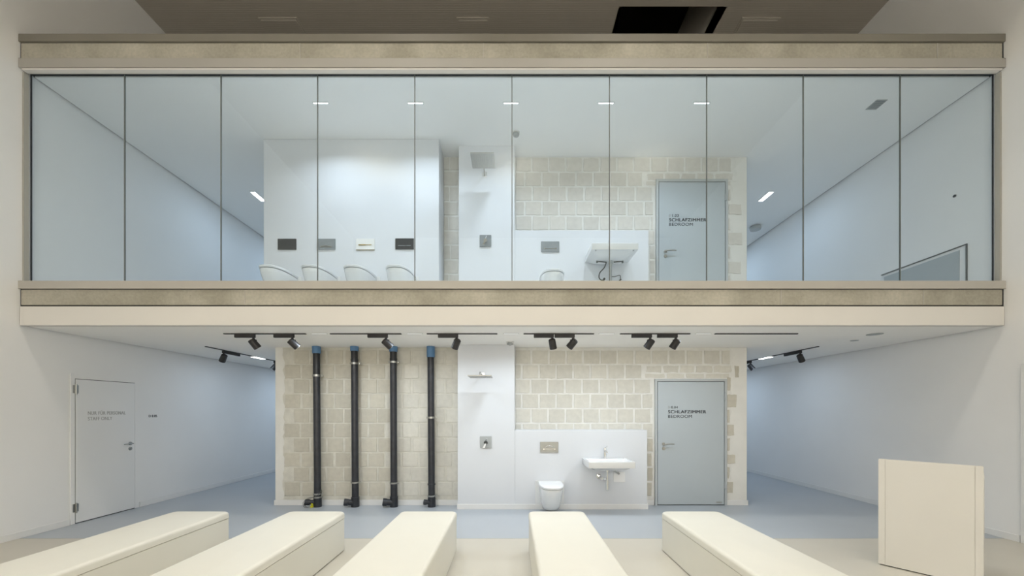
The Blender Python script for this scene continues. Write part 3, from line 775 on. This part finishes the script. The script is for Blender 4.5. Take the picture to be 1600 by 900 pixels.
for loc, lb in (((-0.42, YS - 0.001, 4.252), 'square grey shower mixer upstairs below the rain shower head'), ((-0.415, YS - 0.001, 1.065), 'square chrome shower mixer on the ground floor shower wall')):
    t = thing('shower_mixer', lb, 'shower mixer', loc)
    up = loc[2] > 3
    obj('wall_plate', box(bm_new(), -0.092, 0.092, -0.016, 0, -0.092, 0.092, 0.004), M['plate_grey'] if up else M['plastic_grey'], t)  # lower mixer is chrome, its dull reflection put into plain grey
    b = bm_new(); cyl(b, (0, -0.016, -0.01), (0, -0.05, -0.01), 0.032, 0.028, n=20); obj('handle_base', b, M['chrome'] if up else M['plate_black'], t, smooth=True)  # lower one: dark reflection in the chrome painted black
    b = bm_new(); loft(b, [[(-0.014, -0.045, -0.02), (0.014, -0.045, -0.02), (0.014, -0.065, -0.02), (-0.014, -0.065, -0.02)], [(-0.045, -0.06, -0.085), (-0.012, -0.06, -0.085), (-0.012, -0.075, -0.085), (-0.045, -0.075, -0.085)]])
    obj('knob', cyl(bm_new(), (0.0, -0.03, 0.02), (0.02, -0.06, 0.055), 0.010, n=10), M['chrome'], t)
    obj('lever', b, M['chrome'] if up else M['plate_white'], t)  # lower one: white reflection in the chrome put into the lever colour

# ------------------------------------------------------------------ cast-iron pipes
SP = F / 6.251
def pX(p): return (p - 800) / SP
def pZ(p): return EYE + (641 - p) / SP
pipes = [(494.4, 496.4, 550.5, [(587, 0.012, 1)], [(771.5, 1), (776.5, 1)], 'black pipe with yellow plug at its foot, leftmost of the four'),
         (553.8, 555.2, 546.8, [(568, 0.010, 1), (563, 0.016, 0)], [(753.5, 1), (777.5, 0)], 'black pipe with a short blue cap and low branch, second from the left'),
         (614.6, 615.6, 548.0, [(566, 0.008, 1), (561.5, 0.014, 0)], [(754.4, 1), (776.8, 0)], 'black pipe with a wide open branch at its foot, third from the left'),
         (673.0, 674.5, 556.6, [(652.4, 0.010, 1)], [(756.5, 0), (774.5, 1)], 'black pipe with the tallest blue cap, rightmost of the four')]
for i, (xt, xb, capy, tops, bots, lb) in enumerate(pipes):
    Xt, Xb = pX(xt), pX(xb); Y = YB - 0.112
    t = thing('waste_pipe', lb, 'pipe', (Xb, Y, 0), 0, 'black waste pipes on the block wall')
    ax = lambda z: ((Xt - Xb) * z / 2.6, 0, z)
    zc = pZ(capy)
    b = bm_new(); cyl(b, ax(0.09), ax(zc + 0.02), 0.054, n=28); obj('pipe_shaft', b, M['pipe'], t, smooth=True)
    b = bm_new(); cyl(b, ax(zc), ax(2.606), 0.066, n=28); cyl(b, ax(zc - 0.02), ax(zc), 0.062, 0.066, n=28)
    obj('pipe_cap', b, M['blue'], t, smooth=True)
    for py, h, silver in tops:
        z = pZ(py); b = bm_new(); cyl(b, ax(z - 0.012 - h * .4), ax(z + 0.012 + h * .4), 0.060 if silver else 0.059, n=28)
        if silver:
            box(b, 0.052, 0.085, -0.018, 0.018, z - 0.015, z + 0.015, 0.002); box(b, -0.085, -0.052, -0.018, 0.018, z - 0.015, z + 0.015, 0.002)
            cyl(b, (0, 0.055, z), (0, 0.092, z), 0.006, n=8)
        obj('pipe_clamp' if silver else 'pipe_sleeve', b, M['steel'] if silver else M['pipe'], t, smooth=True)
    for py, silver in bots:
        z = pZ(py); b = bm_new(); cyl(b, ax(z - 0.012), ax(z + 0.012), 0.066 if silver else 0.064, n=28)
        if silver: box(b, 0.055, 0.085, -0.015, 0.015, z - 0.012, z + 0.012, 0.002)
        obj('pipe_clamp' if silver else 'pipe_sleeve', b, M['steel'] if silver else M['pipe'], t, smooth=True)
    # foot: bend with a side branch pointing left and forward
    b = bm_new(); cyl(b, (0, 0, 0.0005), (0, 0, 0.15), 0.063, n=28)
    ln = (0.17, 0.155, 0.16, 0.115)[i]; rr = (0.045, 0.055, 0.060, 0.042)[i]
    fw = -0.05
    cyl(b, (0, -0.01, 0.07), (-ln * .72, fw, 0.085), rr * 0.85, rr * 0.85, n=24); cyl(b, (-ln * .62, fw * .9, 0.082), (-ln, fw * 1.2, 0.088), rr, rr * 1.08, n=24)
    obj('pipe_bend', b, M['pipe'], t, smooth=True)
    b = bm_new(); cyl(b, (-ln - 0.001, fw * 1.2, 0.088), (-ln - 0.004, fw * 1.22, 0.0885), rr * 0.8, n=24); obj('branch_opening', b, M['dark'], t)
    if i == 0:
        b = bm_new(); cyl(b, (-0.055, -0.055, 0.02), (-0.062, -0.085, 0.02), 0.020, n=14); cyl(b, (-0.055, -0.055, 0.05), (-0.06, -0.078, 0.06), 0.014, n=12)
        obj('yellow_plug', b, M['yellow'], t, smooth=True)
        b = bm_new()
        tube(b, [(0.075, -0.02, 0.22), (0.08, -0.04, 0.28), (0.03, -0.07, 0.20), (-0.06, -0.06, 0.16), (-0.16, -0.05, 0.12), (-0.19, -0.06, 0.05), (-0.15, -0.07, 0.02)], 0.004, n=6)
        tube(b, [(-0.06, -0.06, 0.17), (-0.13, -0.08, 0.15), (-0.19, -0.09, 0.08), (-0.165, -0.09, 0.015), (-0.1, -0.09, 0.01)], 0.003, n=6)
        obj('wire_loop', b, M['hose'], t, smooth=True)

# ------------------------------------------------------------------ ceiling fittings
YT = 5.195; ST = F / YT
def tX(p): return (p - 800) / ST
def track(p0, p1, lb):
    t = thing('lighting_track', lb, 'lighting track', ((p0 + p1) / 2, YT, ZC), 0, 'tracks along the lower ceiling')
    L = (p1 - p0) / 2
    b = bm_new(); box(b, -L, L, -0.017, 0.017, -0.012, -0.0005, 0.001)
    obj('rail', b, M['black'], t)
    return t
names = ['leftmost of the six', 'second from the left', 'third from the left', 'third from the right', 'second from the right', 'rightmost, without lamps']
for (a, b_), nm in zip(((350, 478), (516, 627), (667, 777), (818, 928), (969, 1078), (1117, 1246)), names):
    track(tX(a), tX(b_), 'thin black track on the lower ceiling near its front edge, ' + nm)
def make_spot(name, label, loc, rotz, aim, swing, group, power, col, adapter=0.27):
    """adapter box runs along local -x; the head hangs at its end and tilts by aim (towards +x) and swing (towards +y)"""
    t = thing(name, label, 'spotlight', loc, rotz, group)
    b = bm_new(); box(b, -adapter + 0.02, 0.02, -0.018, 0.018, -0.058, -0.012, 0.003); box(b, -adapter + 0.02, -adapter + 0.09, -0.016, 0.016, -0.05, -0.0125)
    obj('adapter', b, M['black'], t)
    b = bm_new(); cyl(b, (0, 0, -0.04), (0, 0, -0.085), 0.014, n=12)
    box(b, -0.034, 0.034, -0.010, 0.010, -0.092, -0.084); box(b, -0.040, -0.033, -0.010, 0.010, -0.13, -0.084); box(b, 0.033, 0.040, -0.010, 0.010, -0.13, -0.084)
    obj('bracket', b, M['black'], t)
    d = Vector((math.sin(aim), math.sin(swing) * math.cos(aim), -math.cos(swing) * math.cos(aim))).normalized()
    c = Vector((0, 0, -0.125))
    b = bm_new(); cyl(b, c - d * 0.040, c + d * 0.085, 0.046, 0.050, n=24); cyl(b, c - d * 0.050, c - d * 0.040, 0.036, 0.046, n=24)
    hd = obj('head', b, M['black'], t, smooth=True)
    b = bm_new(); cyl(b, c + d * 0.0851, c + d * 0.088, 0.040, n=24)
    obj('lens', b, M['plastic_grey'], hd)
    if power:
        ld = bpy.data.lights.new('spot_beam', 'SPOT'); ld.energy = power; ld.color = col; ld.spot_size = math.radians(95); ld.spot_blend = 1.0; ld.shadow_soft_size = 0.04
        lo = bpy.data.objects.new('spot_beam', ld); C.objects.link(lo); lo.parent = t
        lo.location = c + d * 0.095
        lo.rotation_euler = d.to_track_quat('-Z', 'Y').to_euler()
    return t
S_ = [(396, 25, 30, 'black spotlight, leftmost on the front track'), (457, 35, 35, 'black spotlight at the right end of the leftmost track'),
      (603.5, 40, 35, 'black spotlight in front of the third black pipe'), (713.5, -25, 30, 'black spotlight left of the ceiling sensor, tilted left'),
      (863, 12, 25, 'nearly upright spotlight of the pair right of the ceiling sensor'), (895.5, -35, 32, 'spotlight tilted left of the pair right of the ceiling sensor'),
      (1016, -28, 28, 'spotlight over the bedroom door, left one of the pair'), (1056, -25, 28, 'spotlight over the bedroom door, right one of the pair')]
for p, a, s, lb in S_:
    make_spot('track_spotlight', lb, (tX(p), YT, ZC), 0, math.radians(a), math.radians(s), 'track spotlights of the lower ceiling', 6, NEUT)
# side tracks with corridor lights
for s, side in ((-1, 'left'), (1, 'right')):
    X = s * 4.97
    for y0, y1, wh in ((6.23, 7.33, 'in front of'), (7.70, 9.2, 'behind')):
        t = thing('lighting_track', 'thin black track running back over the %s corridor, %s the bright lamp' % (side, wh), 'lighting track', (X, (y0 + y1) / 2, ZC))
        L = (y1 - y0) / 2
        obj('rail', box(bm_new(), -0.017, 0.017, -L, L, -0.012, -0.0005, 0.001), M['black'], t)
    make_spot('track_spotlight', 'black spotlight on the near %s corridor track' % side, (X, 6.62, ZC), -PI / 2, math.radians(-15), math.radians(35 * s), 'corridor spotlights', 0, COOL, 0.40)
    make_spot('track_spotlight', 'black spotlight half hidden at the %s end of the block wall' % side, (X + (0.03 if s < 0 else 0), 8.0, ZC), -PI / 2, math.radians(20), math.radians(30 * s), 'corridor spotlights', 0, COOL, 0.30)
    for z, lv, pw in ((ZC, 'ground floor', 7), (ZT, 'upstairs', 10)):
        t = thing('corridor_lamp', 'bright white lamp in the %s corridor ceiling, %s' % (side, lv), 'ceiling lamp', (X, 7.52, z))
        obj('housing', box(bm_new(), -0.05, 0.05, -0.17, 0.17, -0.014, -0.0005, 0.002), M['plate_white'], t)
        obj('diffuser', box(bm_new(), -0.04, 0.04, -0.155, 0.155, -0.022, -0.014, 0.002), M['glow'], t)
        area('lamp_light', (0, 0, -0.03), 0.08, pw, COOL, sy=0.3, parent=t)
# small slot lamps between the tracks, both storeys
sl = [(487, 510), (636, 660), (787, 810), (936, 960), (1088, 1110)]
pos = ['leftmost', 'second from the left', 'middle one', 'second from the right', 'rightmost']
for i, (a, b_) in enumerate(sl):
    X = tX((a + b_) / 2)
    for z, lv, pw, m in ((ZC, 'lower', 12, M['glow_low']), (ZT, 'upper', 13.8, M['glow'])):
        t = thing('slot_lamp', 'small flush slot lamp in the %s ceiling, %s of five' % (lv, pos[i]), 'ceiling lamp', (X, YT if lv == 'lower' else 5.24, z), 0, 'slot lamps in the %s ceiling' % lv)
        obj('housing', box(bm_new(), -0.108, 0.108, -0.014, 0.014, -0.005, -0.0005, 0.001), M['plastic_grey'], t)
        obj('diffuser', box(bm_new(), -0.10, 0.10, -0.008, 0.008, -0.006, -0.005), m, t)
        area('lamp_light', (0, 0, -0.012), 0.2, pw, NEUT, sy=0.03, parent=t, spread=160 if lv == 'lower' else 143)
def detector(loc, lb):
    t = thing('smoke_detector', lb, 'smoke detector', loc)
    b = bm_new(); cyl(b, (0, 0, -0.0005), (0, 0, -0.018), 0.055, n=24); obj('base', b, M['plate_white'], t, smooth=True)
    b = bm_new(); cyl(b, (0, 0, -0.018), (0, 0, -0.03), 0.035, n=24); obj('neck', b, M['plastic_grey'], t, smooth=True)
    b = bm_new(); cyl(b, (0, 0, -0.03), (0, 0, -0.05), 0.052, 0.042, n=24); cyl(b, (0, 0, -0.05), (0, 0, -0.062), 0.022, 0.015, n=16); obj('sensor_head', b, M['plastic_grey'], t, smooth=True)
detector((0.06, 5.8, ZT), 'round smoke detector on the upper ceiling beside the middle pane joint')
detector((-0.03, 5.8, ZC), 'round smoke detector on the lower ceiling above the shower wall')
t = thing('ceiling_speaker', 'flush round cover in the lower ceiling near the right wall', 'ceiling speaker', (4.95, 5.24, ZC))
b = bm_new(); cyl(b, (0, 0, -0.0005), (0, 0, -0.006), 0.09, n=28); obj('cover', b, M['plastic_grey'], t)
t = thing('ceiling_sensor', 'tiny round cover in the lower ceiling behind the flush speaker', 'sensor', (5.10, 5.72, ZC))
b = bm_new(); cyl(b, (0, 0, -0.0005), (0, 0, -0.005), 0.05, n=24); obj('cover', b, M['plastic_grey'], t)
t = thing('ceiling_vent', 'small square grille in the upper ceiling at the right', 'vent', (5.0, 5.27, ZT))
obj('frame', box(bm_new(), -0.075, 0.075, -0.085, 0.085, -0.006, -0.0005), M['plastic_grey'], t)
for k in range(5): obj('slat', box(bm_new(), -0.062, 0.062, -0.066 + k * 0.029, -0.050 + k * 0.029, -0.010, -0.006), M['plate_grey'], t)
t = thing('ceiling_disc', 'flat grey disc hanging under the upper ceiling in the right corridor', 'ceiling speaker', (5.55, 8.75, ZT))
b = bm_new(); cyl(b, (0, 0, -0.0005), (0, 0, -0.03), 0.03, n=20); obj('stem', b, M['plastic_grey'], t)
b = bm_new(); cyl(b, (0, 0, -0.03), (0, 0, -0.085), 0.12, 0.105, n=32); obj('disc', b, M['plastic_grey'], t, smooth=True)
t = thing('wall_button', 'tiny dark round button on the upper right wall', 'button', (W, 5.235, 4.49))
b = bm_new(); cyl(b, (-0.0005, 0, 0), (-0.012, 0, 0), 0.018, n=16); obj('cap', b, M['dark'], t)

# ------------------------------------------------------------------ benches
def make_bench(x0, x1, lb):
    t = thing('bench', lb, 'bench', ((x0 + x1) / 2, 3.1, 0), 0, 'cream benches in front of the gallery')
    h = (x1 - x0) / 2; y0, y1 = -1.25, 1.22
    obj('plinth', box(bm_new(), -h + .02, h - .02, y0 + .02, y1 - .02, 0.0005, 0.014), M['dark'], t)
    b = bm_new(); loft(b, [rrect(-h + .004, h - .004, y0 + .004, y1 - .004, 0.03, 0.012), rrect(-h + .004, h - .004, y0 + .004, y1 - .004, 0.03, 0.36)])
    obj('base', b, M['bench'], t, smooth=True)
    b = bm_new()
    rings = [rrect(-h + .006, h - .006, y0 + .006, y1 - .006, 0.03, 0.362), rrect(-h, h, y0, y1, 0.035, 0.368)]
    for k in range(6):
        a = PI / 2 * k / 5; i_ = 0.03 * (1 - math.cos(a))
        rings.append(rrect(-h + i_, h - i_, y0 + i_, y1 - i_, 0.045, 0.408 + 0.03 * math.sin(a)))
    loft(b, rings); obj('cushion', b, M['bench'], t, smooth=True)
for a, c, lb in ((-3.795, -3.165, 'cream upholstered bench nearest the left wall, leftmost of the five'), (-2.50, -1.87, 'cream bench second from the left, in front of the black pipes'),
                 (-1.245, -0.615, 'middle cream bench, left of the shower wall line'), (0.185, 0.81, 'cream bench in front of the ground floor toilet'), (1.675, 2.325, 'cream bench in front of the grey bedroom door, rightmost of the five')):
    make_bench(a, c, lb)

# ------------------------------------------------------------------ lectern
p0 = Vector((3.73, 3.91)); p1 = Vector((4.145, 3.375)); dv = (p1 - p0).normalized()
ang = math.atan2(dv.y, dv.x); L = (p1 - p0).length
t = thing('lectern', 'tall cream box-shaped lectern standing turned near the right wall', 'lectern', (p0.x, p0.y, 0), ang)
obj('plinth', box(bm_new(), 0.01, L - 0.01, 0.02, 0.40, 0.0005, 0.012), M['dark'], t)
def wedge(x0, x1, y0, y1, z0, zf, zb):
    return loft(bm_new(), [[(x, y0, z0), (x, y1, z0), (x, y1, zb), (x, y0, zf)] for x in (x0, x1)])
obj('body', wedge(0.004, L - 0.004, 0.004, 0.42, 0.010, 1.061, 0.93), M['lectern'], t)
obj('front_panel', box(bm_new(), 0.053, L - 0.050, 0.0, 0.004, 0.012, 1.073, 0.001), M['lectern'], t)
obj('edge_panel', box(bm_new(), 0.0, 0.050, 0.0, 0.004, 0.012, 1.073, 0.001), M['lectern'], t)
obj('edge_panel', box(bm_new(), L - 0.047, L, 0.0, 0.004, 0.012, 1.073, 0.001), M['lectern'], t)
obj('top', loft(bm_new(), [[(x, 0.004, 1.061), (x, 0.42, 0.93), (x, 0.42, 0.946), (x, 0.004, 1.077)] for x in (0.004, L - 0.004)]), M['lectern'], t)
